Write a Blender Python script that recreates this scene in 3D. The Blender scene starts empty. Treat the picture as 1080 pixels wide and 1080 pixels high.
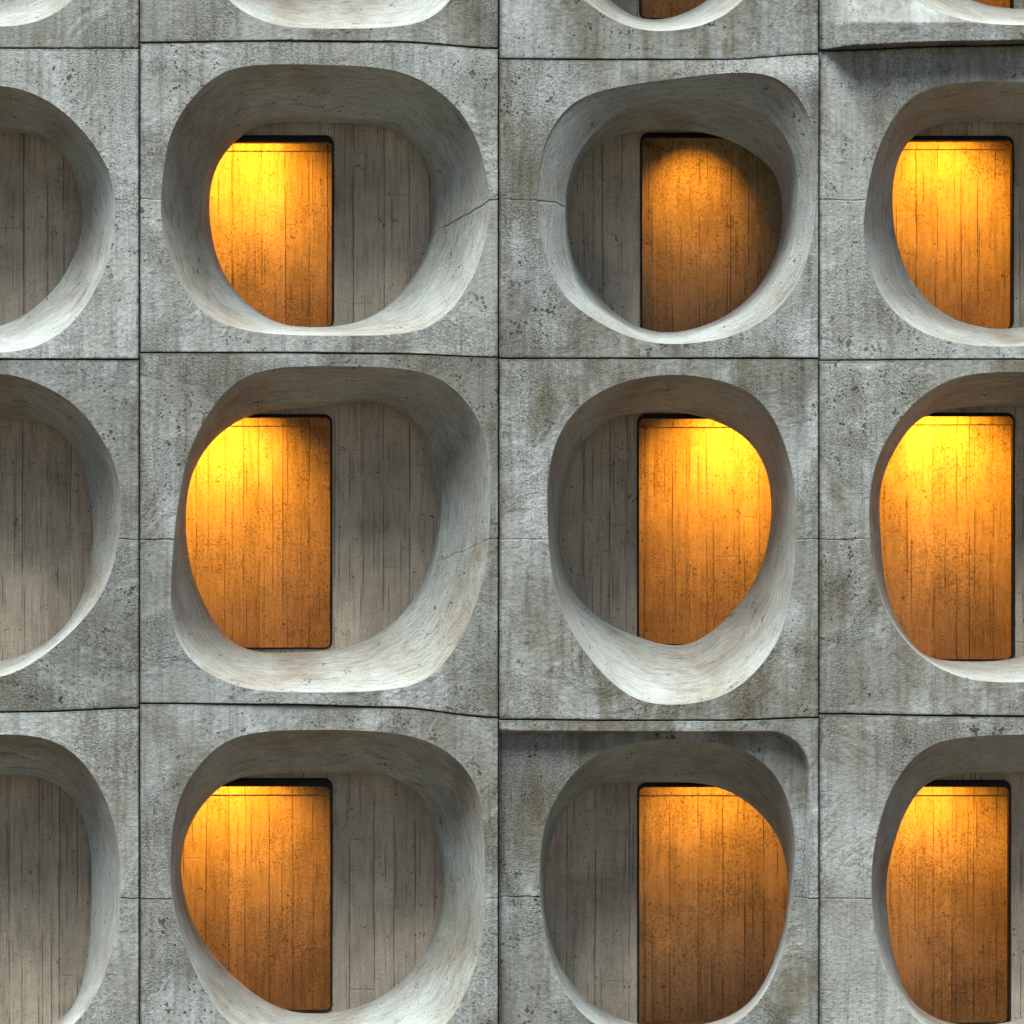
import bpy, math, random
from mathutils import Vector, noise as mnoise
R = math.radians
random.seed(7)

# ------------------------------------------------------------------ scene scale
S = 0.008            # metres per photograph pixel on the facade plane
H = 6.0              # eye height, level view
D = 20.0             # camera to facade
C = bpy.context.scene.collection
scene = bpy.context.scene

# ------------------------------------------------------------------ camera
cam_data = bpy.data.cameras.new('camera')
cam = bpy.data.objects.new('camera', cam_data)
C.objects.link(cam)
cam.location = (0, -D, H)
cam.rotation_euler = (R(90), 0, 0)
cam_data.sensor_width = 36
cam_data.lens = 36 * D / (1080 * S)
cam_data.clip_end = 500
scene.camera = cam

# ------------------------------------------------------------------ world and sun
SUN_EL, SUN_AZ = R(73), R(-34)      # azimuth measured from straight behind the camera, to the left
w = bpy.data.worlds.new('World')
scene.world = w
w.use_nodes = True
nt = w.node_tree
nt.nodes.clear()
sky = nt.nodes.new('ShaderNodeTexSky')
sky.sky_type = 'NISHITA'
sky.sun_disc = False
sky.sun_elevation = SUN_EL
sky.sun_rotation = R(180) - SUN_AZ * -1
sky.air_density = 1.0
sky.dust_density = 1.5
sky.ozone_density = 1.0
bg = nt.nodes.new('ShaderNodeBackground')
bg.inputs['Strength'].default_value = 0.05
out = nt.nodes.new('ShaderNodeOutputWorld')
nt.links.new(sky.outputs[0], bg.inputs[0])
nt.links.new(bg.outputs[0], out.inputs[0])

sd = bpy.data.lights.new('sun', 'SUN')
sd.energy = 5.0
sd.angle = R(42)
sd.color = (1.0, 0.985, 0.95)
sun = bpy.data.objects.new('sun', sd)
C.objects.link(sun)
to_sun = Vector((math.sin(SUN_AZ) * math.cos(SUN_EL), -math.cos(SUN_AZ) * math.cos(SUN_EL), math.sin(SUN_EL)))
sun.rotation_euler = to_sun.to_track_quat('Z', 'Y').to_euler()

scene.view_settings.view_transform = 'Standard'
scene.view_settings.look = 'None'
scene.view_settings.exposure = 0.95
scene.view_settings.gamma = 1.0
scene.render.engine = 'CYCLES'
scene.cycles.max_bounces = 8
scene.cycles.diffuse_bounces = 5
scene.cycles.sample_clamp_indirect = 6

# ------------------------------------------------------------------ node helper
class NT:
    def __init__(self, name):
        self.m = bpy.data.materials.new(name)
        self.m.use_nodes = True
        self.t = self.m.node_tree
        self.t.nodes.clear()
        self.out = self.t.nodes.new('ShaderNodeOutputMaterial')
        self.bsdf = self.t.nodes.new('ShaderNodeBsdfPrincipled')
        self.t.links.new(self.bsdf.outputs[0], self.out.inputs[0])
    def put(self, node, key, v):
        if v is None: return
        s = node.inputs[key]
        if isinstance(v, bpy.types.NodeSocket): self.t.links.new(v, s)
        else:
            if isinstance(v, tuple) and len(v) == 3 and s.type == 'RGBA': v = v + (1,)
            s.default_value = v
    def coord(self, which='Object'):
        return self.t.nodes.new('ShaderNodeTexCoord').outputs[which]
    def map(self, v, loc=(0, 0, 0), sc=(1, 1, 1), rot=(0, 0, 0)):
        n = self.t.nodes.new('ShaderNodeMapping')
        self.put(n, 0, v); self.put(n, 'Location', loc); self.put(n, 'Scale', sc); self.put(n, 'Rotation', rot)
        return n.outputs[0]
    def noise(self, v, scale, detail=3, rough=0.55, dist=0.0):
        n = self.t.nodes.new('ShaderNodeTexNoise')
        self.put(n, 'Vector', v); self.put(n, 'Scale', scale); self.put(n, 'Detail', detail)
        self.put(n, 'Roughness', rough); self.put(n, 'Distortion', dist)
        return n.outputs[0]
    def vor(self, v, scale, feature='F1', dim='3D', out='Distance', rnd=1.0):
        n = self.t.nodes.new('ShaderNodeTexVoronoi')
        n.voronoi_dimensions = dim; n.feature = feature
        self.put(n, 'W' if dim == '1D' else 'Vector', v)
        self.put(n, 'Scale', scale); self.put(n, 'Randomness', rnd)
        return n.outputs[out]
    def ramp(self, v, stops, interp='LINEAR'):
        n = self.t.nodes.new('ShaderNodeValToRGB')
        n.color_ramp.interpolation = interp
        e = n.color_ramp.elements
        while len(e) < len(stops): e.new(0.5)
        for i, (p, c) in enumerate(stops):
            e[i].position = p
            e[i].color = (c, c, c, 1) if not isinstance(c, tuple) else c + (1,)
        self.put(n, 0, v)
        return n.outputs[0]
    def rng(self, v, a, b, c=0.0, d=1.0):
        n = self.t.nodes.new('ShaderNodeMapRange')
        self.put(n, 0, v)
        for i, x in enumerate((a, b, c, d)): n.inputs[i + 1].default_value = x
        return n.outputs[0]
    def math(self, op, a, b=None, c=None):
        n = self.t.nodes.new('ShaderNodeMath'); n.operation = op
        self.put(n, 0, a); self.put(n, 1, b); self.put(n, 2, c)
        return n.outputs[0]
    def mix(self, f, a, b, mode='MIX'):
        n = self.t.nodes.new('ShaderNodeMix'); n.data_type = 'RGBA'; n.blend_type = mode
        self.put(n, 0, f); self.put(n, 6, a); self.put(n, 7, b)
        return n.outputs[2]
    def scale(self, col, f):            # multiply a colour by a grey value socket
        return self.mix(1.0, col, f, 'MULTIPLY')
    def xyz(self, v):
        n = self.t.nodes.new('ShaderNodeSeparateXYZ'); self.put(n, 0, v)
        return n.outputs
    def comb(self, x, y, z):
        n = self.t.nodes.new('ShaderNodeCombineXYZ')
        self.put(n, 0, x); self.put(n, 1, y); self.put(n, 2, z)
        return n.outputs[0]
    def attr(self, name):
        n = self.t.nodes.new('ShaderNodeAttribute'); n.attribute_name = name
        return n.outputs['Fac']
    def bump(self, h, strength=1.0, dist=0.01, normal=None):
        n = self.t.nodes.new('ShaderNodeBump')
        self.put(n, 'Height', h); self.put(n, 'Strength', strength); self.put(n, 'Distance', dist)
        if normal is not None: self.put(n, 'Normal', normal)
        return n.outputs[0]
    def done(self, col, rough=0.85, normal=None, spec=0.25):
        self.put(self.bsdf, 'Base Color', col); self.put(self.bsdf, 'Roughness', rough)
        self.put(self.bsdf, 'Specular IOR Level', spec)
        if normal is not None: self.put(self.bsdf, 'Normal', normal)
        return self.m

# ------------------------------------------------------------------ materials
def seam_line(N, z, co, z0, width, slope_y=0.0, amp=0.02):
    """thin irregular casting seam at object height z0; returns 1 on the line"""
    n = N.noise(co, 5.0, 3)
    wob = N.math('MULTIPLY', N.math('SUBTRACT', n, 0.5), amp * 2)
    d = N.math('ABSOLUTE', N.math('SUBTRACT', N.math('ADD', z, wob), z0))
    return N.rng(d, width * 0.3, width, 1.0, 0.0)

def mat_face(seed, seam, tone, warm, rough_amt):
    N = NT('cast_concrete_face')
    raw = N.coord('Object')
    co = N.map(raw, loc=(seed * 3.17, seed * 1.3, seed * 2.71))
    z = N.xyz(raw)[2]
    big = N.noise(co, 0.8, 2, 0.5, 0.3)
    base = N.ramp(big, [(0.30, (0.225 * tone, 0.232 * tone, 0.200 * tone)), (0.50, (0.34 * tone, 0.365 * tone, 0.330 * tone)),
                        (0.68, (0.42 * tone, 0.46 * tone, 0.435 * tone))])
    # washed pale blue-grey efflorescence, taller than wide
    eff = N.noise(N.map(co, sc=(1.5, 1.5, 0.7)), 1.3, 3, 0.5, 0.3)
    base = N.mix(N.rng(eff, 0.50, 0.68, 0.0, 0.75), base, (0.50, 0.56, 0.55))
    # olive brown weather stain
    br = N.noise(N.map(co, loc=(9, 4, 2), sc=(1.3, 1.3, 0.55)), 1.9, 4, 0.62, 0.3)
    base = N.mix(N.rng(br, 0.47, 0.66, 0.0, 0.6 * warm), base, (0.15, 0.135, 0.08))
    # vertical runs
    st = N.noise(N.map(co, sc=(9, 9, 0.7)), 2.2, 5, 0.65)
    base = N.scale(base, N.ramp(st, [(0.32, 0.70), (0.50, 1.0), (0.72, 1.14)]))
    # dark soaked runs, fine
    st2 = N.noise(N.map(co, loc=(3, 8, 5), sc=(16, 16, 0.9)), 2.4, 5, 0.7)
    wet = N.math('MULTIPLY', N.rng(st2, 0.56, 0.74), N.rng(N.noise(N.map(co, loc=(5, 0, 9)), 1.5, 3), 0.46, 0.62))
    base = N.mix(N.math('MULTIPLY', wet, 0.7), base, (0.07, 0.07, 0.06))
    # sandy, gritty zones against smooth trowelled ones
    zone = N.rng(N.noise(N.map(co, loc=(1, 7, 3)), 1.2, 4, 0.6, 0.5), 0.47, 0.57, 0.05, 1.0)
    grit = N.noise(co, 62, 4, 0.75)
    grit2 = N.noise(co, 26, 4, 0.7)
    base = N.scale(base, N.mix(zone, N.ramp(grit, [(0.3, 0.92), (0.7, 1.06)]), N.ramp(grit, [(0.38, 0.56), (0.5, 1.02), (0.62, 1.30)])))
    base = N.scale(base, N.ramp(grit2, [(0.3, 0.86), (0.7, 1.1)]))
    # blow holes
    pm = N.rng(N.noise(N.map(co, loc=(2, 2, 6)), 1.2, 3), 0.42, 0.6)
    vd = N.vor(co, 30)
    sz = N.math('MULTIPLY', N.math('POWER', N.noise(co, 9, 1), 3.0), 1.25)
    pore = N.math('MULTIPLY', N.math('LESS_THAN', vd, sz), pm)
    base = N.mix(N.math('MULTIPLY', pore, 0.82), base, (0.035, 0.035, 0.03))
    # casting seam across the panel at half height
    ln = N.math('MULTIPLY', seam_line(N, z, co, seam, 0.009), N.rng(N.noise(co, 3.2, 3), 0.42, 0.56, 0.1, 0.9))
    side = N.math('GREATER_THAN', N.math('ABSOLUTE', N.xyz(raw)[0]), 0.9)
    base = N.mix(N.math('MULTIPLY', ln, 0.75), base, (0.05, 0.05, 0.04))
    # grime lodged along the joints, broken up by noise
    ed = N.attr('edge')
    g = N.math('MULTIPLY', N.rng(N.math('ADD', ed, N.math('MULTIPLY', N.noise(co, 14, 4, 0.7), 0.055)), 0.022, 0.05, 1.0, 0.0), 0.7)
    base = N.mix(g, base, (0.045, 0.043, 0.036))
    h = N.math('MULTIPLY', grit, N.math('MULTIPLY', zone, 1.0))
    h = N.math('ADD', h, N.math('MULTIPLY', grit2, 0.5))
    h = N.math('SUBTRACT', h, N.math('MULTIPLY', pore, 1.4))
    h = N.math('SUBTRACT', h, N.math('MULTIPLY', ln, 1.6))
    nrm = N.bump(N.noise(co, 2.5, 2), 0.35, 0.04)
    nrm = N.bump(h, 1.0 * rough_amt, 0.018, nrm)
    return N.done(base, 0.82, nrm)

def mat_reveal(seed, seam, tone, side, crack):
    """trowelled funnel: brush strokes follow the curve (u = metres round the ring, v = 0..1 into the wall)"""
    N = NT('trowelled_concrete_reveal')
    raw = N.coord('Object')
    co = N.map(raw, loc=(seed * 2.3, seed, seed * 1.7))
    uv = N.coord('UV')
    X = N.xyz(raw)
    big = N.noise(co, 1.1, 4, 0.6, 0.4)
    base = N.ramp(big, [(0.3, (0.28 * tone, 0.268 * tone, 0.215 * tone)), (0.60, (0.435 * tone, 0.485 * tone, 0.462 * tone))])  # low tone tinted warm, standing in for amber light bounced from the niche
    warp = N.math('MULTIPLY', N.math('SUBTRACT', N.noise(co, 1.6, 3), 0.5), 0.30)
    U = N.xyz(uv)
    v2 = N.math('ADD', U[1], warp)
    sv = N.comb(N.math('MULTIPLY', U[0], 1.7), N.math('MULTIPLY', v2, 13.0), seed * 1.0)
    st = N.noise(sv, 1.6, 6, 0.72, 0.15)
    sv2 = N.comb(N.math('MULTIPLY', U[0], 5.5), N.math('MULTIPLY', v2, 55.0), seed + 5.0)
    st2 = N.noise(sv2, 1.3, 5, 0.7)
    base = N.scale(base, N.ramp(st, [(0.30, 0.78), (0.48, 0.98), (0.7, 1.08)]))
    base = N.scale(base, N.ramp(st2, [(0.34, 0.66), (0.50, 1.0), (0.66, 1.16)]))
    # a few deep dark drag marks
    msk = N.rng(N.noise(co, 1.9, 3), 0.48, 0.62)
    dm = N.math('MULTIPLY', N.rng(st, 0.40, 0.34), msk)
    base = N.mix(N.math('MULTIPLY', dm, 0.6), base, (0.07, 0.062, 0.05))
    gr = N.noise(co, 55, 4, 0.75)
    base = N.scale(base, N.ramp(gr, [(0.33, 0.82), (0.68, 1.13)]))
    pv = N.vor(co, 24)
    ps = N.math('MULTIPLY', N.math('POWER', N.noise(co, 7, 1), 4.0), 1.15)
    pore = N.math('LESS_THAN', pv, ps)
    base = N.mix(N.math('MULTIPLY', pore, 0.7), base, (0.05, 0.045, 0.035))
    rust = N.math('MULTIPLY', N.rng(N.noise(N.map(co, loc=(4, 4, 4), sc=(1.5, 1.5, 0.7)), 1.6, 3), 0.58, 0.72), 0.3)
    base = N.mix(rust, base, (0.20, 0.15, 0.085))
    # casting seam running into the funnel on one side
    zz = N.math('ADD', X[2], N.math('MULTIPLY', X[1], 0.30))
    ln = N.math('MULTIPLY', seam_line(N, zz, co, seam, 0.013, amp=0.04), N.rng(N.noise(co, 4, 2), 0.4, 0.55, 0.1, 1))
    sd = N.math('GREATER_THAN', N.math('MULTIPLY', X[0], float(side)), 0.4)
    ln = N.math('MULTIPLY', ln, sd)
    ln = N.math('MULTIPLY', ln, crack)
    base = N.mix(N.math('MULTIPLY', ln, 0.6), base, (0.06, 0.055, 0.05))
    h = N.math('ADD', N.math('MULTIPLY', st, 1.5), N.math('MULTIPLY', st2, 0.8))
    h = N.math('ADD', h, N.math('MULTIPLY', gr, 0.8))
    h = N.math('SUBTRACT', h, N.math('MULTIPLY', pore, 1.0))
    h = N.math('SUBTRACT', h, N.math('MULTIPLY', ln, 1.0))
    nrm = N.bump(h, 0.75, 0.018)
    return N.done(base, 0.75, nrm)

def mat_board(seed, tint, gritty, name, js=0.7, ls=0.66, ps=0.8):
    """board-marked concrete: uneven vertical board edges, butt joints, pits"""
    N = NT(name)
    raw = N.coord('Object')
    co = N.map(raw, loc=(seed * 1.9, seed * 0.7, seed * 2.9))
    X = N.xyz(co)
    wx = N.math('ADD', X[0], N.math('MULTIPLY', N.noise(N.map(co, sc=(1, 1, 0.4)), 1.5, 2), 0.03))
    ve = N.vor(wx, 4.6, 'DISTANCE_TO_EDGE', '1D')
    vc = N.vor(wx, 4.6, 'F1', '1D', 'Color')
    vcs = N.xyz(vc)
    brk = N.rng(N.noise(N.map(co, sc=(2, 1, 0.9)), 2.5, 3), 0.42, 0.56, 0.08, 1.0)
    line = N.math('MULTIPLY', N.rng(ve, 0.002, 0.024, 1.0, 0.0), brk)
    ve2 = N.vor(N.math('ADD', wx, 7.7), 9.5, 'DISTANCE_TO_EDGE', '1D')
    brk2 = N.rng(N.noise(N.map(co, loc=(5, 5, 5), sc=(3, 1, 0.7)), 2.5, 3), 0.5, 0.6)
    line = N.math('MAXIMUM', line, N.math('MULTIPLY', N.math('MULTIPLY', N.rng(ve2, 0.006, 0.045, 1.0, 0.0), brk2), 0.8))
    # butt joints at a height that differs from board to board
    zb = N.math('ADD', N.math('ADD', X[2], N.math('MULTIPLY', vcs[0], 1.7)), N.math('MULTIPLY', N.noise(co, 9, 2), 0.02))
    fz = N.math('ABSOLUTE', N.math('SUBTRACT', N.math('FRACT', N.math('MULTIPLY', zb, 0.75)), 0.5))
    butt = N.math('MULTIPLY', N.rng(fz, 0.003, 0.010, 1.0, 0.0), N.rng(N.noise(co, 6, 2), 0.45, 0.55))
    line = N.math('MAXIMUM', line, N.math('MULTIPLY', butt, js))
    base = N.mix(N.rng(vcs[1], 0, 1), tuple(c * 0.86 for c in tint), tuple(c * 1.1 for c in tint))
    big = N.noise(co, 1.6, 4, 0.6, 0.4)
    base = N.scale(base, N.ramp(big, [(0.3, 0.72), (0.7, 1.15)]))
    st = N.noise(N.map(co, sc=(11, 11, 0.8)), 2.6, 5, 0.68)
    base = N.scale(base, N.ramp(st, [(0.3, 0.70), (0.52, 1.0), (0.75, 1.12)]))
    gr = N.noise(co, 52, 4, 0.78)
    z1 = N.rng(N.noise(N.map(co, loc=(6, 1, 2)), 2.0, 3), 0.4, 0.6, 0.35, 1.0)
    k = N.math('MULTIPLY', z1, gritty)
    base = N.scale(base, N.mix(k, N.ramp(gr, [(0.3, 0.94), (0.7, 1.05)]), N.ramp(gr, [(0.37, 0.42), (0.48, 0.98), (0.64, 1.2)])))
    vd = N.vor(co, 27)
    sz = N.math('MULTIPLY', N.math('POWER', N.noise(co, 8, 1), 4.0), 1.15)
    pore = N.math('LESS_THAN', vd, sz)
    base = N.mix(N.math('MULTIPLY', pore, ps), base, tuple(c * 0.12 for c in tint))
    base = N.mix(N.math('MULTIPLY', line, ls), base, tuple(c * 0.14 for c in tint))
    h = N.math('ADD', N.math('MULTIPLY', gr, k), N.math('MULTIPLY', st, 0.6))
    h = N.math('ADD', h, N.math('MULTIPLY', vcs[2], 0.5))
    h = N.math('SUBTRACT', h, N.math('MULTIPLY', line, 1.6))
    h = N.math('SUBTRACT', h, N.math('MULTIPLY', pore, 1.2))
    return N.done(base, 0.8, N.bump(h, 0.7, 0.012))

def mat_metal():
    N = NT('blackened_steel')
    n = N.noise(N.coord('Object'), 8, 4)
    return N.done(N.ramp(n, [(0.3, (0.006, 0.0055, 0.005)), (0.7, (0.016, 0.014, 0.012))]), 0.6, None, 0.25)

def mat_lamp():
    N = NT('lamp_lens')
    N.put(N.bsdf, 'Emission Color', (1.0, 0.55, 0.15, 1)); N.put(N.bsdf, 'Emission Strength', 6.0)
    return N.done((0.8, 0.6, 0.3), 0.4)

def mat_dark_joint():
    N = NT('core_concrete')
    n = N.noise(N.coord('Object'), 1.5, 5)
    return N.done(N.ramp(n, [(0.3, (0.10, 0.10, 0.09)), (0.7, (0.20, 0.20, 0.185))]), 0.9)

def mat_ground():
    N = NT('paving_asphalt')
    co = N.coord('Object')
    a = N.noise(co, 0.3, 5); b = N.noise(co, 40, 4, 0.7)
    base = N.scale(N.ramp(a, [(0.3, (0.05, 0.034, 0.018)), (0.7, (0.085, 0.058, 0.032))]), N.ramp(b, [(0.3, 0.7), (0.7, 1.15)]))
    return N.done(base, 0.9, N.bump(b, 0.5, 0.01))

METAL, LENS, CORE = mat_metal(), mat_lamp(), mat_dark_joint()

# ------------------------------------------------------------------ geometry helpers
def W(px, py, d=0.0):
    """point of the facade seen at photo pixel (px, py), standing d metres behind the facade plane"""
    f = (D + d) / D
    return ((px - 540) * S * f, d, H + (540 - py) * S * f)

def catmull(pts, n=8):
    out = []
    m = len(pts)
    for i in range(m):
        p0, p1, p2, p3 = (pts[(i + k - 1) % m] for k in range(4))
        for j in range(n):
            t = j / n
            out.append(tuple(0.5 * ((2 * b) + (c - a) * t + (2 * a - 5 * b + 4 * c - e) * t * t + (3 * b - a - 3 * c + e) * t ** 3)
                             for a, b, c, e in zip(p0, p1, p2, p3)))
    return out

def smooth_loop(pts, it):
    for _ in range(it):
        m = len(pts)
        pts = [tuple(0.25 * a + 0.5 * b + 0.25 * c for a, b, c in zip(pts[i - 1], pts[i], pts[(i + 1) % m])) for i in range(m)]
    return pts

def cast(poly, c, ang):
    """radius of a closed 2-D polyline at each angle round c (farthest crossing); also third value"""
    segs = []
    m = len(poly)
    for i in range(m):
        a, b = poly[i], poly[(i + 1) % m]
        segs.append((a[0] - c[0], a[1] - c[1], a[2] if len(a) > 2 else 0.0, b[0] - c[0], b[1] - c[1], b[2] if len(b) > 2 else 0.0))
    res = []
    for t in ang:
        dx, dy = math.cos(t), math.sin(t)
        best = None
        for ax, ay, az, bx, by, bz in segs:
            ca = dx * ay - dy * ax; cb = dx * by - dy * bx
            if (ca > 0) == (cb > 0): continue
            k = ca / (ca - cb)
            r = (ax + (bx - ax) * k) * dx + (ay + (by - ay) * k) * dy
            if r > 0 and (best is None or r > best[0]): best = (r, az + (bz - az) * k)
        res.append(best if best else (1.0, 0.0))
    return res

def link(name, me, mat, parent):
    o = bpy.data.objects.new(name, me)
    C.objects.link(o)
    if mat: me.materials.append(mat)
    if parent:
        o.parent = parent
    return o

def loft(name, rings, origin, mat, parent, uv=None, sharp=(), edge=None, flip=False):
    """rings: list of equally long lists of world points, joined in order"""
    n = len(rings[0])
    V = [(p[0] - origin[0], p[1] - origin[1], p[2] - origin[2]) for r in rings for p in r]
    F = []
    for k in range(len(rings) - 1):
        for i in range(n):
            j = (i + 1) % n
            q = (k * n + i, k * n + j, (k + 1) * n + j, (k + 1) * n + i)
            F.append(q[::-1] if flip else q)
    me = bpy.data.meshes.new(name)
    me.from_pydata(V, [], F)
    me.polygons.foreach_set('use_smooth', [True] * len(F))
    if sharp:
        sh = set(sharp)
        at = me.attributes.new('sharp_edge', 'BOOLEAN', 'EDGE')
        for e in me.edges:
            a, b = e.vertices
            if a // n == b // n and (a // n) in sh: at.data[e.index].value = True
    if uv:
        L = me.uv_layers.new(name='UVMap')
        nr = len(rings)
        for p in me.polygons:
            idx = [me.loops[l].vertex_index for l in p.loop_indices]
            wrap = (max(i % n for i in idx) == n - 1 and min(i % n for i in idx) == 0)
            for l, vi in zip(p.loop_indices, idx):
                i, k = vi % n, vi // n
                u = uv[i] if not (wrap and i == 0) else uv[n]
                L.data[l].uv = (u, k / (nr - 1))
    if edge:
        at = me.attributes.new('edge', 'FLOAT', 'POINT')
        at.data.foreach_set('value', [edge[k] for k in range(len(rings)) for i in range(n)])
    return link(name, me, mat, parent)

def box_mesh(name, boxes, origin, mat, parent, bevel=0.0):
    V, F = [], []
    for x0, x1, y0, y1, z0, z1 in boxes:
        b = len(V)
        for x in (x0, x1):
            for y in (y0, y1):
                for z in (z0, z1):
                    V.append((x - origin[0], y - origin[1], z - origin[2]))
        for f in ((0, 1, 3, 2), (4, 6, 7, 5), (0, 4, 5, 1), (2, 3, 7, 6), (0, 2, 6, 4), (1, 5, 7, 3)):
            F.append(tuple(b + i for i in f))
    me = bpy.data.meshes.new(name)
    me.from_pydata(V, [], F)
    o = link(name, me, mat, parent)
    if bevel:
        md = o.modifiers.new('bevel', 'BEVEL'); md.width = bevel; md.segments = 2; md.limit_method = 'ANGLE'
    return o

def rrect(x0, x1, z0, z1, r):
    pts = []
    for cx, cz, a0 in ((x1 - r, z1 - r, 0), (x0 + r, z1 - r, 90), (x0 + r, z0 + r, 180), (x1 - r, z0 + r, 270)):
        for k in range(9):
            a = R(a0 + k * 90 / 8)
            pts.append((cx + r * math.cos(a), cz + r * math.sin(a)))
    return pts

def ringpts(poly, c, ang, y):
    return [(c[0] + r * math.cos(t), y, c[1] + r * math.sin(t)) for (r, _), t in zip(cast(poly, c, ang), ang)]

# ------------------------------------------------------------------ traced outlines (crop zoom, crop x, crop y, points)
def zp(z, ox, oy, pts): return [(ox + x / z, oy + y / z) for x, y in pts]

P = {}
P[1, 1] = dict(
 M=zp(2.634, 130, 30, [(105,470),(120,330),(150,255),(195,190),(260,130),(340,104),(450,100),(580,102),(700,108),(800,130),(890,185),(950,250),(990,330),(1012,430),(1016,490),(1010,570),(985,660),(945,735),(895,797),(830,838),(740,851),(600,852),(480,852),(350,842),(260,812),(200,770),(150,690),(120,600),(108,540)]),
 T=zp(2.634, 130, 30, [(236,500),(245,420),(270,360),(315,308),(375,268),(450,258),(560,262),(650,265),(735,275),(795,308),(838,355),(860,430),(862,520),(848,610),(805,695),(745,765),(680,808),(600,830),(480,832),(410,812),(345,765),(285,700),(250,610)]),
 niche=(183, 130+585/2.634, 30+297/2.634, 30+833/2.634), top=10, hot=(258, 175), power=1.05)
P[1, 2] = dict(
 M=zp(2.919, 510, 40, [(165,530),(170,420),(190,315),(245,228),(310,180),(420,150),(560,132),(700,115),(830,110),(905,130),(962,178),(1000,240),(1020,330),(1025,450),(1015,600),(990,700),(950,780),(900,840),(820,895),(720,930),(600,942),(500,935),(400,900),(310,845),(240,785),(190,680)]),
 K=zp(2.919, 510, 40, [(252,540),(256,450),(288,360),(338,292),(410,235),(500,200),(620,185),(740,190),(840,220),(905,272),(945,340),(966,430),(966,530),(950,640),(912,730),(858,800),(790,858),(700,898),(600,924),(500,920),(420,888),(340,828),(285,750),(258,650)]),
 T=zp(2.919, 510, 40, [(262,560),(266,470),(292,400),(332,345),(400,300),(500,283),(640,283),(740,305),(820,345),(880,395),(910,440),(922,520),(918,600),(893,690),(848,770),(788,828),(718,873),(620,905),(540,908),(470,890),(405,848),(345,790),(295,710),(268,640)]),
 niche=(510+482/2.919, 838, 40+292/2.919, 40+930/2.919), top=8, hot=(729, 188), power=0.38, spot=74)
P[2, 1] = dict(
 M=zp(2.634, 130, 365, [(135,640),(143,520),(160,400),(182,300),(215,225),(260,155),(320,95),(400,65),(500,57),(640,57),(760,62),(850,78),(910,112),(960,165),(995,225),(1012,300),(1018,400),(1018,500),(1005,620),(975,730),(930,825),(880,895),(810,942),(700,958),(550,961),(380,958),(300,938),(230,905),(180,862),(145,800),(133,720)]),
 T=zp(2.634, 130, 365, [(172,490),(178,400),(200,330),(240,270),(290,225),(350,190),(440,176),(540,172),(600,162),(680,153),(745,168),(808,215),(848,285),(870,380),(874,480),(850,620),(800,720),(725,795),(620,842),(460,853),(330,850),(265,785),(215,700),(182,600)]),
 niche=(183, 130+581/2.634, 365+189/2.634, 365+842/2.634), top=5, hot=(236, 492), power=1.3)
P[2, 2] = dict(
 M=zp(2.7, 510, 365, [(182,470),(183,380),(200,290),(240,210),(300,150),(380,108),(480,85),(580,83),(680,100),(760,133),(820,195),(860,285),(885,390),(890,500),(885,620),(870,740),(840,835),(790,910),(720,975),(640,1010),(540,1022),(450,1012),(380,970),(310,900),(250,810),(210,720),(190,620)]),
 T=zp(2.7, 510, 365, [(215,520),(222,430),(240,350),(285,270),(340,220),(400,197),(480,186),(570,188),(650,208),(720,240),(775,290),(810,360),(822,450),(815,540),(790,640),(740,720),(680,790),(610,842),(560,853),(500,850),(440,828),(370,800),(290,748),(240,670),(220,590)]),
 niche=(510+437/2.7, 828, 365+193/2.7, 365+853/2.7), top=7, hot=(765, 485), power=1.2)
P[3, 1] = dict(
 M=zp(2.634, 130, 740, [(130,470),(135,380),(150,290),(180,220),(230,155),(290,108),(370,86),(480,80),(620,80),(760,88),(850,112),(920,155),(968,212),(995,290),(1003,400),(1003,520),(1000,630),(985,720),(950,805),(912,880),(850,940),(750,968),(620,975),(480,968),(380,945),(310,905),(250,845),(200,750),(160,650),(137,560)]),
 T=zp(2.634, 130, 740, [(158,480),(165,400),(190,330),(240,260),(300,214),(400,198),(540,198),(640,200),(725,205),(790,235),(840,290),(875,370),(888,460),(885,570),(862,650),(820,730),(760,790),(690,838),(600,865),(500,868),(430,852),(355,808),(280,740),(220,665),(178,580)]),
 niche=(181, 130+581/2.634, 740+212/2.634, 740+864/2.634), top=12, hot=(245, 868), power=0.85)
P[3, 2] = dict(
 M=zp(2.919, 510, 740, [(172,560),(178,440),(205,340),(260,245),(330,180),(420,140),(520,123),(620,121),(730,131),(820,160),(890,215),(935,290),(958,380),(963,470),(957,560),(948,650),(930,750),(895,850),(845,930),(780,990),(690,1030),(560,1050),(430,1040),(330,995),(260,915),(212,820),(185,700)]),
 T=zp(2.919, 510, 740, [(188,560),(198,470),(222,380),(262,318),(318,268),(390,250),(480,246),(600,246),(700,255),(780,285),(850,340),(902,405),(930,480),(940,560),(932,660),(908,760),(868,860),(815,935),(730,985),(600,1005),(470,995),(375,962),(300,905),(245,830),(210,750),(194,665)]),
 niche=(510+473/2.919, 840, 740+250/2.919, 740+1010/2.919), top=6, hot=(748, 868), power=0.5)
P[1, 3] = dict(
 M=zp(2.77, 850, 0, [(170,650),(180,560),(200,470),(235,380),(280,312),(340,267),(420,245),(520,238),(640,243),(760,248),(870,275),(950,335),(1008,430),(1032,560),(1030,690),(1000,810),(940,905),(850,970),(740,1003),(600,1012),(480,1008),(390,990),(300,948),(230,880),(190,790),(172,710)]),
 T=zp(2.77, 850, 0, [(250,600),(255,520),(275,450),(312,395),(380,362),(500,355),(620,358),(740,365),(830,400),(890,470),(910,560),(905,680),(860,790),(790,880),(700,940),(620,960),(520,962),(420,932),(350,880),(292,800),(260,700)]),
 niche=(905, 850+607/2.77, 397/2.77, 963/2.77), top=7, hot=(987, 185), power=0.85)
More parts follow.
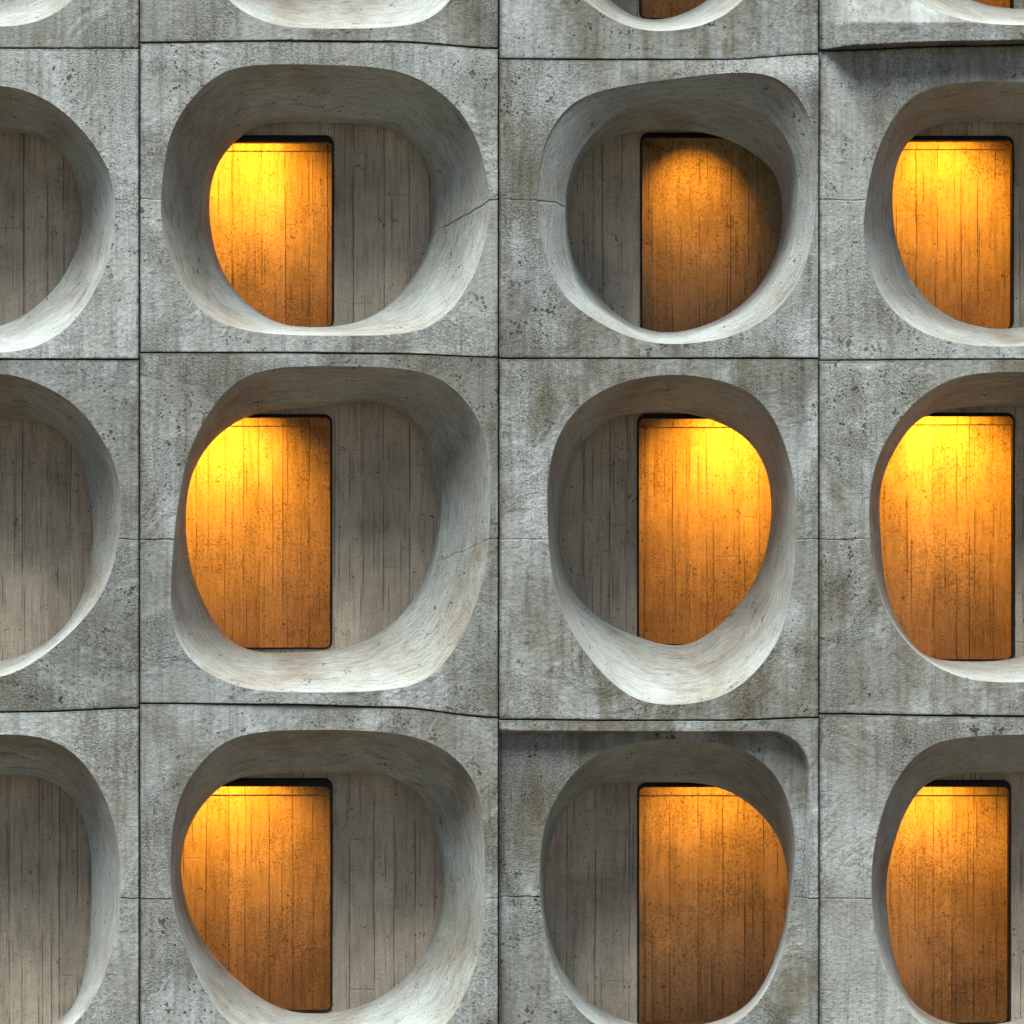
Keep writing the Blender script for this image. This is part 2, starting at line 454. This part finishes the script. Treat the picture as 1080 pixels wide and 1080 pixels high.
P[2, 3] = dict(
 M=zp(2.77, 850, 370, [(185,480),(190,400),(205,330),(235,260),(290,180),(350,125),(420,85),(500,67),(600,62),(720,68),(850,92),(940,150),(1000,230),(1035,340),(1045,480),(1035,620),(1000,740),(940,840),(860,915),(760,955),(640,968),(520,965),(440,950),(370,915),(310,870),(255,800),(215,720),(192,610)]),
 T=zp(2.77, 850, 370, [(207,470),(212,400),(235,330),(275,260),(330,195),(400,172),(500,162),(610,160),(710,165),(800,200),(868,280),(900,400),(900,520),(870,650),(820,760),(740,845),(640,895),(540,908),(440,908),(365,900),(315,872),(268,808),(236,730),(216,620)]),
 niche=(905, 850+610/2.77, 370+181/2.77, 370+906/2.77), top=5, hot=(990, 475), power=1.35)
P[3, 3] = dict(
 M=zp(3.178, 850, 740, [(220,620),(225,520),(245,420),(275,320),(330,222),(400,157),(480,127),(600,115),(731,112),(860,120),(980,150),(1080,220),(1150,330),(1185,470),(1190,650),(1170,800),(1110,950),(1020,1070),(900,1140),(760,1168),(600,1165),(480,1135),(380,1075),(320,1000),(270,900),(240,800),(225,710)]),
 T=zp(3.178, 850, 740, [(265,620),(270,550),(290,470),(325,380),(370,300),(430,252),(560,238),(660,240),(770,248),(880,270),(970,340),(1010,450),(1020,600),(1000,740),(950,870),(870,980),(760,1060),(620,1085),(500,1085),(405,1050),(335,985),(292,890),(270,760)]),
 niche=(905, 850+687/3.178, 740+262/3.178, 740+1085/3.178), top=10, hot=(981, 880), power=0.75)
P[1, 0] = dict(
 M=zp(3.0, 0, 30, [(0,182),(80,197),(160,235),(230,290),(290,360),(335,430),(360,510),(365,590),(352,700),(320,790),(270,880),(210,950),(130,1000),(60,1018),(0,1025),(-150,1020),(-300,990),(-420,920),(-500,800),(-540,650),(-530,480),(-480,340),(-380,240),(-260,195),(-130,180)]),
 T=zp(3.0, 0, 30, [(0,328),(80,330),(150,352),(210,410),(245,490),(260,580),(258,650),(237,720),(200,790),(150,850),(80,910),(0,945),(-100,965),(-200,950),(-300,890),(-370,800),(-410,680),(-410,560),(-380,450),(-310,370),(-220,335),(-110,325)]),
 niche=(-175, -26, 143, 350), top=9, hot=(-100, 178), power=1.0)
P[2, 0] = dict(
 M=zp(2.842, 0, 370, [(0,68),(80,85),(160,120),(230,168),(290,240),(335,320),(358,400),(362,500),(350,600),(320,700),(270,780),(200,855),(120,920),(60,955),(0,978),(-120,985),(-280,960),(-400,890),(-480,760),(-520,600),(-515,430),(-480,280),(-410,170),(-300,95),(-150,66)]),
 T=zp(2.842, 0, 370, [(0,208),(90,208),(150,222),(200,260),(240,320),(265,400),(280,490),(282,590),(268,690),(235,780),(190,838),(130,885),(60,915),(0,932),(-120,935),(-250,890),(-350,800),(-410,680),(-430,540),(-420,400),(-370,290),(-280,225),(-140,205)]),
 niche=(-178, -12, 440, 690), top=6, hot=(-90, 490), power=1.4)
P[3, 0] = dict(
 M=zp(3.176, 0, 740, [(0,112),(90,113),(170,130),(240,167),(300,232),(345,310),(375,390),(395,480),(402,580),(400,680),(383,800),(350,920),(300,1018),(240,1090),(150,1145),(0,1170),(-200,1160),(-380,1100),(-500,980),(-570,820),(-590,620),(-560,430),(-500,290),(-400,180),(-280,125),(-140,110)]),
 T=zp(3.176, 0, 740, [(0,248),(110,249),(190,272),(250,320),(288,400),(306,490),(310,620),(307,760),(296,880),(270,980),(225,1050),(150,1095),(0,1120),(-180,1105),(-330,1030),(-430,900),(-470,740),(-470,560),(-430,400),(-350,300),(-240,255),(-110,247)]),
 niche=(-170, -14, 822, 1075), top=10, hot=(-85, 870), power=1.1)

def derive(src, fx, fy, **kw):
    s = P[src]
    d = dict(s)
    for k in ('M', 'T', 'K'):
        if k in s: d[k] = [(fx(x), fy(y)) for x, y in s[k]]
    a, b, c, e = s['niche']
    d['niche'] = (fx(a), fx(b), fy(c), fy(e))
    d['hot'] = (fx(s['hot'][0]), fy(s['hot'][1]))
    d.update(kw)
    return d
P[0, 0] = derive((1, 0), lambda x: x * 1.0 + 4, lambda y: y - 344)
P[0, 1] = derive((2, 1), lambda x: 478 + (x - 473) * 0.88, lambda y: 29 + (y - 729) * 0.94)
P[0, 2] = derive((1, 2), lambda x: 616 + (x - 616) * 0.84 if x > 616 else x, lambda y: y - 330)
P[0, 2].pop('K')
P[0, 2]['niche'] = (674, 816, -200, 21)
P[0, 3] = derive((1, 3), lambda x: x + 14, lambda y: y - 335)
P[0, 3]['niche'] = (900, 1069, -195, 17)

# cell boundaries in photo pixels, bent like the joints in the photograph
XB = [-231, 147, 526, 864, 1243]
def yb(row, col):
    """joint above `row` for column `col`: list of (x, y) left to right"""
    x0, x1 = XB[col], XB[col + 1]
    t = {(1, 0): [49, 50, 51, 51], (1, 1): [45, 43, 44, 51], (1, 2): [62, 63, 63, 57], (1, 3): [53, 48, 46, 46],
         (2, 0): [378, 378, 379, 379], (2, 1): [372, 372, 373, 377], (2, 2): [378, 378, 378, 378], (2, 3): [380, 379, 379, 380],
         (3, 0): [754, 753, 751, 747], (3, 1): [742, 743, 746, 757], (3, 2): [759, 760, 760, 757], (3, 3): [753, 755, 756, 756],
         (0, 0): [-296] * 4, (0, 1): [-300] * 4, (0, 2): [-294] * 4, (0, 3): [-298] * 4,
         (4, 0): [1126] * 4, (4, 1): [1128] * 4, (4, 2): [1127] * 4, (4, 3): [1125] * 4}[row, col]
    ks = [0, 0.4, 0.7, 1.0]
    out = []
    for i in range(25):
        u = i / 24
        for k in range(3):
            if ks[k] <= u <= ks[k + 1]:
                q = (u - ks[k]) / (ks[k + 1] - ks[k]); q = q * q * (3 - 2 * q)
                out.append((x0 + (x1 - x0) * u, t[k] + (t[k + 1] - t[k]) * q)); break
    return out

SEAM = {0: -130, 1: 211, 2: 569, 3: 948}
TH = 0.88            # depth of the throat behind the face
NSEG = 640

# ------------------------------------------------------------------ ground and core wall
def plane(name, x0, x1, y0, y1, z, mat, kind):
    me = bpy.data.meshes.new(name)
    me.from_pydata([(x0, y0, z), (x1, y0, z), (x1, y1, z), (x0, y1, z)], [], [(0, 1, 2, 3)])
    o = link(name, me, mat, None); o['kind'] = kind
    return o
plane('ground', -200, 200, -200, 200, 0.0, mat_ground(), 'structure')

core = box_mesh('core_wall', [(-7.2, 6.6, 2.0, 2.4, -0.05, 13.2)], (0, 0, 0), CORE, None)
core['label'] = 'plain dark concrete core wall behind the joints between all the cast panels'
core['category'] = 'wall'

# ------------------------------------------------------------------ one precast panel
LABELS = {
 (0,0): 'cropped top left corner panel, only the base of its round opening showing',
 (0,1): 'cropped top row concrete panel showing only a pale bare bowl without amber light',
 (0,2): 'cropped top row panel with a small amber sliver between bare bowl and jutting lip panel',
 (0,3): 'top right corner concrete panel with bottom edge jutting out as a shading lip',
 (1,0): 'pale pitted concrete panel cut by the left edge, second row from the top',
 (1,1): 'concrete panel with wide oval opening, broad dark hood and amber niche at left',
 (1,2): 'concrete panel with double rimmed round opening and narrow dim amber spot of light',
 (1,3): 'streaked concrete panel cut by right edge, directly under the jutting shading lip',
 (2,0): 'gritty dull grey concrete panel cut by the left edge, third row from the top',
 (2,1): 'concrete panel with squarish opening, bright amber niche at left and broad pale bowl below',
 (2,2): 'concrete panel with tall egg shaped opening and deep white bowl, amber niche at right',
 (2,3): 'concrete panel cut by right edge, third row, with tallest brightest amber niche',
 (3,0): 'bottom left corner concrete panel with unlit tall grey opening',
 (3,1): 'bottom row concrete panel with wide opening, amber niche at left and grey wall at right',
 (3,2): 'bottom row concrete panel with raised rounded border round its sunken face, orange niche at right',
 (3,3): 'bottom right corner concrete panel with smooth pale face and amber niche',
}
ZOFF = {(0,0): .006, (0,1): -.004, (0,2): .010, (0,3): -.006, (1,0): -.008, (1,1): .004, (1,2): -.006, (1,3): .012,
        (2,0): .006, (2,1): -.010, (2,2): .008, (2,3): -.004, (3,0): -.006, (3,1): .010, (3,2): -.012, (3,3): .002}
TONE = {(0,0): .9, (0,1): .95, (0,2): .84, (0,3): .74, (1,0): 1.12, (1,1): 1.0, (1,2): .92, (1,3): 1.1,
        (2,0): .74, (2,1): .78, (2,2): .92, (2,3): 1.0, (3,0): 1.02, (3,1): 1.0, (3,2): .85, (3,3): 1.12}
WARM = {(0,2): 1.5, (1,2): 1.2, (2,0): .8, (2,2): 1.3, (3,2): 1.2, (2,3): 1.1, (1,1): .5, (1,0): .3, (3,3): .5, (3,1): .6}

def build_panel(row, col):
    q = P[row, col]
    seed = row * 5 + col * 3 + 1.0
    x0, x1 = XB[col], XB[col + 1]
    mx = sum(p[0] for p in q['M']) / len(q['M']); my = sum(p[1] for p in q['M']) / len(q['M'])
    origin = W((x0 + x1) / 2, yb(row + 1, col)[12][1], 0)
    root = bpy.data.objects.new('facade_panel', None)
    C.objects.link(root)
    root.location = origin
    root['label'] = LABELS[row, col]; root['category'] = 'concrete panel'
    root['group'] = 'cast concrete panels of the facade'
    zo = ZOFF[row, col] * 0.5
    depth = TH
    # --- world-plane outlines (x, z)
    gap = 0.45     # half joint, in pixels
    top = [(x, y + gap) for x, y in yb(row, col)]
    bot = [(x, y - gap) for x, y in yb(row + 1, col)]
    top[0] = (top[0][0] + gap, top[0][1]); top[-1] = (top[-1][0] - gap, top[-1][1])
    bot[0] = (bot[0][0] + gap, bot[0][1]); bot[-1] = (bot[-1][0] - gap, bot[-1][1])
    top = [(min(max(x, x0 + gap), x1 - gap), y) for x, y in top]; bot = [(min(max(x, x0 + gap), x1 - gap), y) for x, y in bot]
    outline = [(W(x, y)[0], W(x, y)[2]) for x, y in top + bot[::-1]]
    c = (W(mx, my)[0], W(mx, my)[2])
    ang = [2 * math.pi * i / NSEG for i in range(NSEG)]
    for p in (outline[0], outline[24], outline[25], outline[-1]):
        a = math.atan2(p[1] - c[1], p[0] - c[0]) % (2 * math.pi)
        k = min(range(NSEG), key=lambda i: abs(ang[i] - a))
        ang[k] = a
    RO = [r for r, _ in cast(outline, c, ang)]
    # worn, slightly chipped arris
    def chip(i, s=1.0):
        x = c[0] + RO[i] * math.cos(ang[i]); z = c[1] + RO[i] * math.sin(ang[i])
        n = mnoise.noise(Vector((x * 5, seed, z * 5))) * 0.5 + mnoise.noise(Vector((x * 19, seed, z * 19))) * 0.5
        return s * (max(0.0, n) ** 1.5) * 0.012
    def proj(px_pts, d):
        return [(W(x, y, d)[0], W(x, y, d)[2]) for x, y in px_pts]
    Mw = smooth_loop(catmull(proj(q['M'], 0.0)), 24)
    RM = [r for r, _ in cast(Mw, c, ang)]
    # relief of the front face: y offset (negative = towards the viewer)
    def relief(x, z, r, i):
        y = zo + 0.012 * mnoise.noise(Vector((x * 0.9, seed * 3.1, z * 0.9)))
        if (row, col) == (0, 3):      # bottom edge juts out over the panel below
            zb = W(0, 50)[2]
            up = (z - zb) / (60 * S)
            k = max(0.0, 1 - up) if up < 1 else 0.0
            kx = min(1.0, max(0.0, (x - W(866, 0)[0]) / (34 * S)))
            k = min(1.0, k * 1.6); kx = kx * kx * (3 - 2 * kx)
            y -= 0.16 * k * kx
        if (row, col) == (1, 2):      # swelling towards the upper right of the opening
            px = x / S + 540; py = 540 - (z - H) / S
            k = math.exp(-((px - 800) / 90) ** 2 - ((py - 85) / 22) ** 2)
            y -= 0.05 * k
        return y
    def sunk(x, z):                   # sunken field of the bottom panel with the raised rounded border
        if (row, col) != (3, 2): return 0.0
        px = x / S + 540; py = 540 - (z - H) / S
        # rounded corner field: top at y=771, right at x=857, corner radius 48
        rx, rt, rr = 855, 771, 46
        if px > rx - rr and py < rt + rr:
            dd = rr - math.hypot(px - (rx - rr), py - (rt + rr))
        else:
            dd = min(rx - px, py - rt)
        k = min(1, max(0, dd / 5.0)); k = k * k * (3 - 2 * k)
        fade = 1 - min(1, max(0, (py - 960) / 100))
        if px > 700: k *= fade + (1 - fade) * 0.2
        return 0.11 * k
    face = []; ew = []
    steps = [0.0, 0.008, 0.02, 0.05, 0.08] + [0.12 + 0.88 * j / 17 for j in range(18)]
    if (row, col) in ((3, 2), (0, 3)): steps = [0.0, 0.008, 0.02] + [0.03 + 0.97 * j / 44 for j in range(45)]
    # skirt first (panel edge running back into the wall), then chamfer, then face
    for yy in (1.90, 0.10, 0.02):
        rg = []
        for i, t in enumerate(ang):
            x = c[0] + RO[i] * math.cos(t); z = c[1] + RO[i] * math.sin(t)
            rg.append((x, relief(x, z, 0, i) + yy + (0.0 if yy > 0.05 else chip(i)), z))
        face.append(rg); ew.append(0.0)
    for j, s in enumerate(steps):
        rg = []
        for i, t in enumerate(ang):
            rin = 0.006 + chip(i)
            r = (RO[i] - rin) + (RM[i] + 0.004 - (RO[i] - rin)) * s
            x = c[0] + r * math.cos(t); z = c[1] + r * math.sin(t)
            y = relief(x, z, r, i) + sunk(x, z)
            rg.append((x, y, z))
        face.append(rg); ew.append(s * 0.45)
    seam_z = W(0, SEAM[row])[2] - origin[2]
    fm = mat_face(seed, seam_z, TONE[row, col], WARM.get((row, col), 0.8), 1.0)
    loft('front_face', face, origin, fm, root, edge=ew, sharp=(1,))
    # --- funnel reveal: mouth -> (kink) -> throat, then a straight lip to behind the back wall
    last = face[-1]
    back_y = depth + (0.17 if col == 2 else 0.05)
    Tw = smooth_loop(catmull(proj(q['T'], depth)), 36)
    RT = [r for r, _ in cast(Tw, c, ang)]
    rings = [last]
    sharp = [0]
    m = [(last[i], ) for i in range(NSEG)]
    # small rounded arris
    def lerp_ring(Ra, Rb, ya, yb_, t, bulge=0.0):
        rg = []
        for i, a in enumerate(ang):
            r0 = Ra[i]; r1 = Rb[i]
            r = r0 + (r1 - r0) * t
            y = ya[i] + (yb_ - ya[i]) * (t + bulge * math.sin(math.pi * t))
            rg.append((c[0] + r * math.cos(a), y, c[1] + r * math.sin(a)))
        return rg
    ya = [p[1] for p in last]
    if 'K' in q:
        dk = 0.15
        Kw = smooth_loop(catmull(proj(q['K'], dk)), 8)
        RK = [r for r, _ in cast(Kw, c, ang)]
        rings.append([(c[0] + (RM[i] - 0.003) * math.cos(a), ya[i] + 0.010, c[1] + (RM[i] - 0.003) * math.sin(a)) for i, a in enumerate(ang)])
        for j in range(1, 13): rings.append(lerp_ring([r - 0.003 for r in RM], RK, [y + 0.010 for y in ya], dk, j / 12, -0.10))
        sharp.append(len(rings) - 1)
        for j in range(1, 15): rings.append(lerp_ring(RK, RT, [dk] * NSEG, depth, j / 14, 0.05))
    else:
        rings.append([(c[0] + (RM[i] - 0.003) * math.cos(a), ya[i] + 0.010, c[1] + (RM[i] - 0.003) * math.sin(a)) for i, a in enumerate(ang)])
        if col == 2:
            for j in range(1, 25): rings.append(lerp_ring([r - 0.003 for r in RM], RT, [y + 0.010 for y in ya], depth, j / 24, 0.0))
        else:       # an inner collar: the funnel turns steeper just before the throat
            RK = [RM[i] + (RT[i] - RM[i]) * 0.90 for i in range(NSEG)]
            dk = depth * 0.74
            for j in range(1, 21): rings.append(lerp_ring([r - 0.003 for r in RM], RK, [y + 0.010 for y in ya], dk, j / 20, 0.06))
            sharp.append(len(rings) - 1)
            for j in range(1, 7): rings.append(lerp_ring(RK, RT, [dk] * NSEG, depth, j / 6, 0.0))
    # trowel waviness
    for k in range(2, len(rings)):
        fade = math.sin(math.pi * k / len(rings))
        rg = []
        for i, (x, y, z) in enumerate(rings[k]):
            n = mnoise.noise(Vector((x * 1.7, y * 4.5, z * 1.7 + seed * 7))) * 0.016 + mnoise.noise(Vector((x * 5, y * 9, z * 5 + seed))) * 0.004
            rg.append((x + n * fade * math.cos(ang[i]), y, z + n * fade * math.sin(ang[i])))
        rings[k] = rg
    sharp.append(len(rings) - 1)
    lipR = [r + 0.004 for r in RT]
    rings.append([(c[0] + lipR[i] * math.cos(a), depth + 0.02, c[1] + lipR[i] * math.sin(a)) for i, a in enumerate(ang)])
    rings.append([(c[0] + (lipR[i] + (0.10 if col == 2 else 0.012)) * math.cos(a), back_y + 0.004, c[1] + (lipR[i] + (0.10 if col == 2 else 0.012)) * math.sin(a)) for i, a in enumerate(ang)])
    us = [0.0]
    for i in range(NSEG):
        a = rings[8][i]; b = rings[8][(i + 1) % NSEG]
        us.append(us[-1] + math.hypot(a[0] - b[0], a[2] - b[2]))
    rm = mat_reveal(seed, seam_z, 0.95 + 0.1 * random.random(), -1 if col == 2 else 1, {(1, 1): 1.0, (1, 2): 0.9, (2, 1): 0.35}.get((row, col), 0.0))
    loft('funnel_reveal', rings, origin, rm, root, uv=us, sharp=sharp)
    # --- back wall with the niche cut through it
    nx0, nx1, ny0, ny1 = q['niche']
    a = W(nx0, ny1, back_y); b = W(nx1, ny0, back_y)
    X0, X1, Z0, Z1 = a[0], b[0], a[2], b[2]
    r = 0.075
    hole = rrect(X0, X1, Z0, Z1, r)
    nc = ((X0 + X1) / 2, (Z0 + Z1) / 2)
    xs = [p[0] for p in Tw]; zs = [p[1] for p in Tw]
    mg = 0.16
    big = [(max(max(xs), X1) + mg, max(max(zs), Z1) + mg), (min(min(xs), X0) - mg, max(max(zs), Z1) + mg),
           (min(min(xs), X0) - mg, min(min(zs), Z0) - mg), (max(max(xs), X1) + mg, min(min(zs), Z0) - mg)]
    an = set(round(2 * math.pi * i / 72, 6) for i in range(72))
    for p in hole + big: an.add(round(math.atan2(p[1] - nc[1], p[0] - nc[0]) % (2 * math.pi), 6))
    an = sorted(an)
    bm_ = mat_board(seed, (0.47, 0.41, 0.315), 0.45, 'board_marked_concrete', 0.25, 0.6, 0.6)
    loft('back_wall', [ringpts(big, nc, an, back_y), ringpts(hole, nc, an, back_y), ringpts(hole, nc, an, back_y + 0.05)], origin, bm_, root, sharp=(1,))
    # --- dark frame lining the opening, head made taller to stand in for the soffit's shade
    tw = 0.018; th = q['top'] * S * 0.78
    fx = {1: (0, 1), 2: (1, 0), 3: (0, 1), 0: (0, 1)}[col]
    inner = rrect(X0 + tw, X1 - tw, Z0 + tw * 0.7, Z1 - th, r * 0.7)
    o1 = rrect(X0 + 0.001, X1 - 0.001, Z0 + 0.001, Z1 - 0.001, r)
    fa = set(round(2 * math.pi * i / 96, 6) for i in range(96))
    for p in hole + inner: fa.add(round(math.atan2(p[1] - nc[1], p[0] - nc[0]) % (2 * math.pi), 6))
    fa = sorted(fa)
    yf = back_y - 0.012
    frame = loft('window_frame', [ringpts(o1, nc, fa, back_y + 0.07), ringpts(o1, nc, fa, yf), ringpts(rrect(X0 + 0.004, X1 - 0.004, Z0 + 0.004, Z1 - 0.004, r), nc, fa, yf - 0.003),
                  ringpts(inner, nc, fa, yf - 0.003), ringpts(inner, nc, fa, back_y + 0.07), ringpts(o1, nc, fa, back_y + 0.07)],
                 origin, METAL, root, sharp=(0, 1, 3, 4))
    # --- niche behind: lit wall, lining, transom, jamb strip, downlight
    nd = 0.85
    yw = back_y + nd
    LX0, LX1, LZ0, LZ1 = X0 - 0.22, X1 + 0.22, Z0 - 0.24, Z1 + 0.26
    nm = mat_board(seed + 40, (0.54, 0.44, 0.25), 1.0, 'pitted_ochre_concrete', 0.15, 0.4, 0.55)
    t = 0.06
    box_mesh('niche_lining', [(LX0 - t, LX0, back_y + 0.055, yw, LZ0 - t, LZ1 + t), (LX1, LX1 + t, back_y + 0.055, yw, LZ0 - t, LZ1 + t),
                              (LX0, LX1, back_y + 0.055, yw, LZ1, LZ1 + t), (LX0, LX1, back_y + 0.055, yw, LZ0 - t, LZ0),
                              ], origin, nm, root)
    box_mesh('niche_wall', [(LX0 - t, LX1 + t, yw + 0.001, yw + 0.05, LZ0 - t, LZ1 + t)], origin, nm, root)
    # transom band across the head of the lit wall, with a shadow gap under it
    ty = yw - 0.035
    tz1 = W(0, ny0 + q['top'] * 0.78 - 6, ty)[2]; tz0 = W(0, ny0 + q['top'] * 0.78 + 8.5, ty)[2]
    jx = None
    if col == 2:
        jx = (W(nx0 - 2, 0, ty)[0], W(nx0 + (13 if row != 3 else 15), 0, ty)[0])
        box_mesh('jamb_strip', [(LX0 + 0.002, jx[1], ty - 0.05, yw, LZ0 + 0.002, tz0 - 0.006)], origin, nm, root, 0.004)
    box_mesh('transom', [(LX0 + 0.002, LX1 - 0.002, ty, yw, tz0, tz1)], origin, nm, root, 0.006)
    # downlight hung from the niche ceiling, hidden above the frame head
    hx, hy = q['hot']
    lp = W(hx, hy, yw)
    ly = back_y + 0.125
    lz = Z1 + 0.10
    V = []; F = []; n = 20
    prof = [(0.0, LZ1 - 0.001), (0.042, LZ1 - 0.001), (0.042, lz + 0.03), (0.036, lz + 0.03), (0.030, lz + 0.055), (0.0, lz + 0.055)]
    for rr, zz in prof:
        for k in range(n):
            V.append((lp[0] + rr * math.cos(2 * math.pi * k / n) - origin[0], ly + rr * math.sin(2 * math.pi * k / n) - origin[1], zz - origin[2]))
    for j in range(len(prof) - 1):
        for k in range(n):
            k2 = (k + 1) % n
            F.append((j * n + k, j * n + k2, (j + 1) * n + k2, (j + 1) * n + k))
    me = bpy.data.meshes.new('downlight'); me.from_pydata(V, [], F)
    dl = link('downlight', me, METAL, root)
    V = [(lp[0] + 0.034 * math.cos(2 * math.pi * k / n) - origin[0], ly + 0.034 * math.sin(2 * math.pi * k / n) - origin[1], lz + 0.032 - origin[2]) for k in range(n)]
    me = bpy.data.meshes.new('lens'); me.from_pydata(V, [], [tuple(range(n))[::-1]])
    link('lens', me, LENS, dl)
    ld = bpy.data.lights.new('lamp', 'SPOT')
    ld.energy = 112 * q['power']
    ld.color = (1.0, 0.36, 0.02)
    ld.spot_size = R(q.get('spot', 112)); ld.spot_blend = 1.0
    ld.shadow_soft_size = 0.03
    lo = bpy.data.objects.new('lamp', ld)
    C.objects.link(lo); lo.parent = dl
    lo.location = (lp[0] - origin[0], ly - origin[1], lz - origin[2])
    tgt = Vector((0, yw - ly, lp[2] - 0.30 - lz))
    lo.rotation_euler = tgt.to_track_quat('-Z', 'Y').to_euler()
    return root

for row in range(4):
    for col in range(4):
        build_panel(row, col)
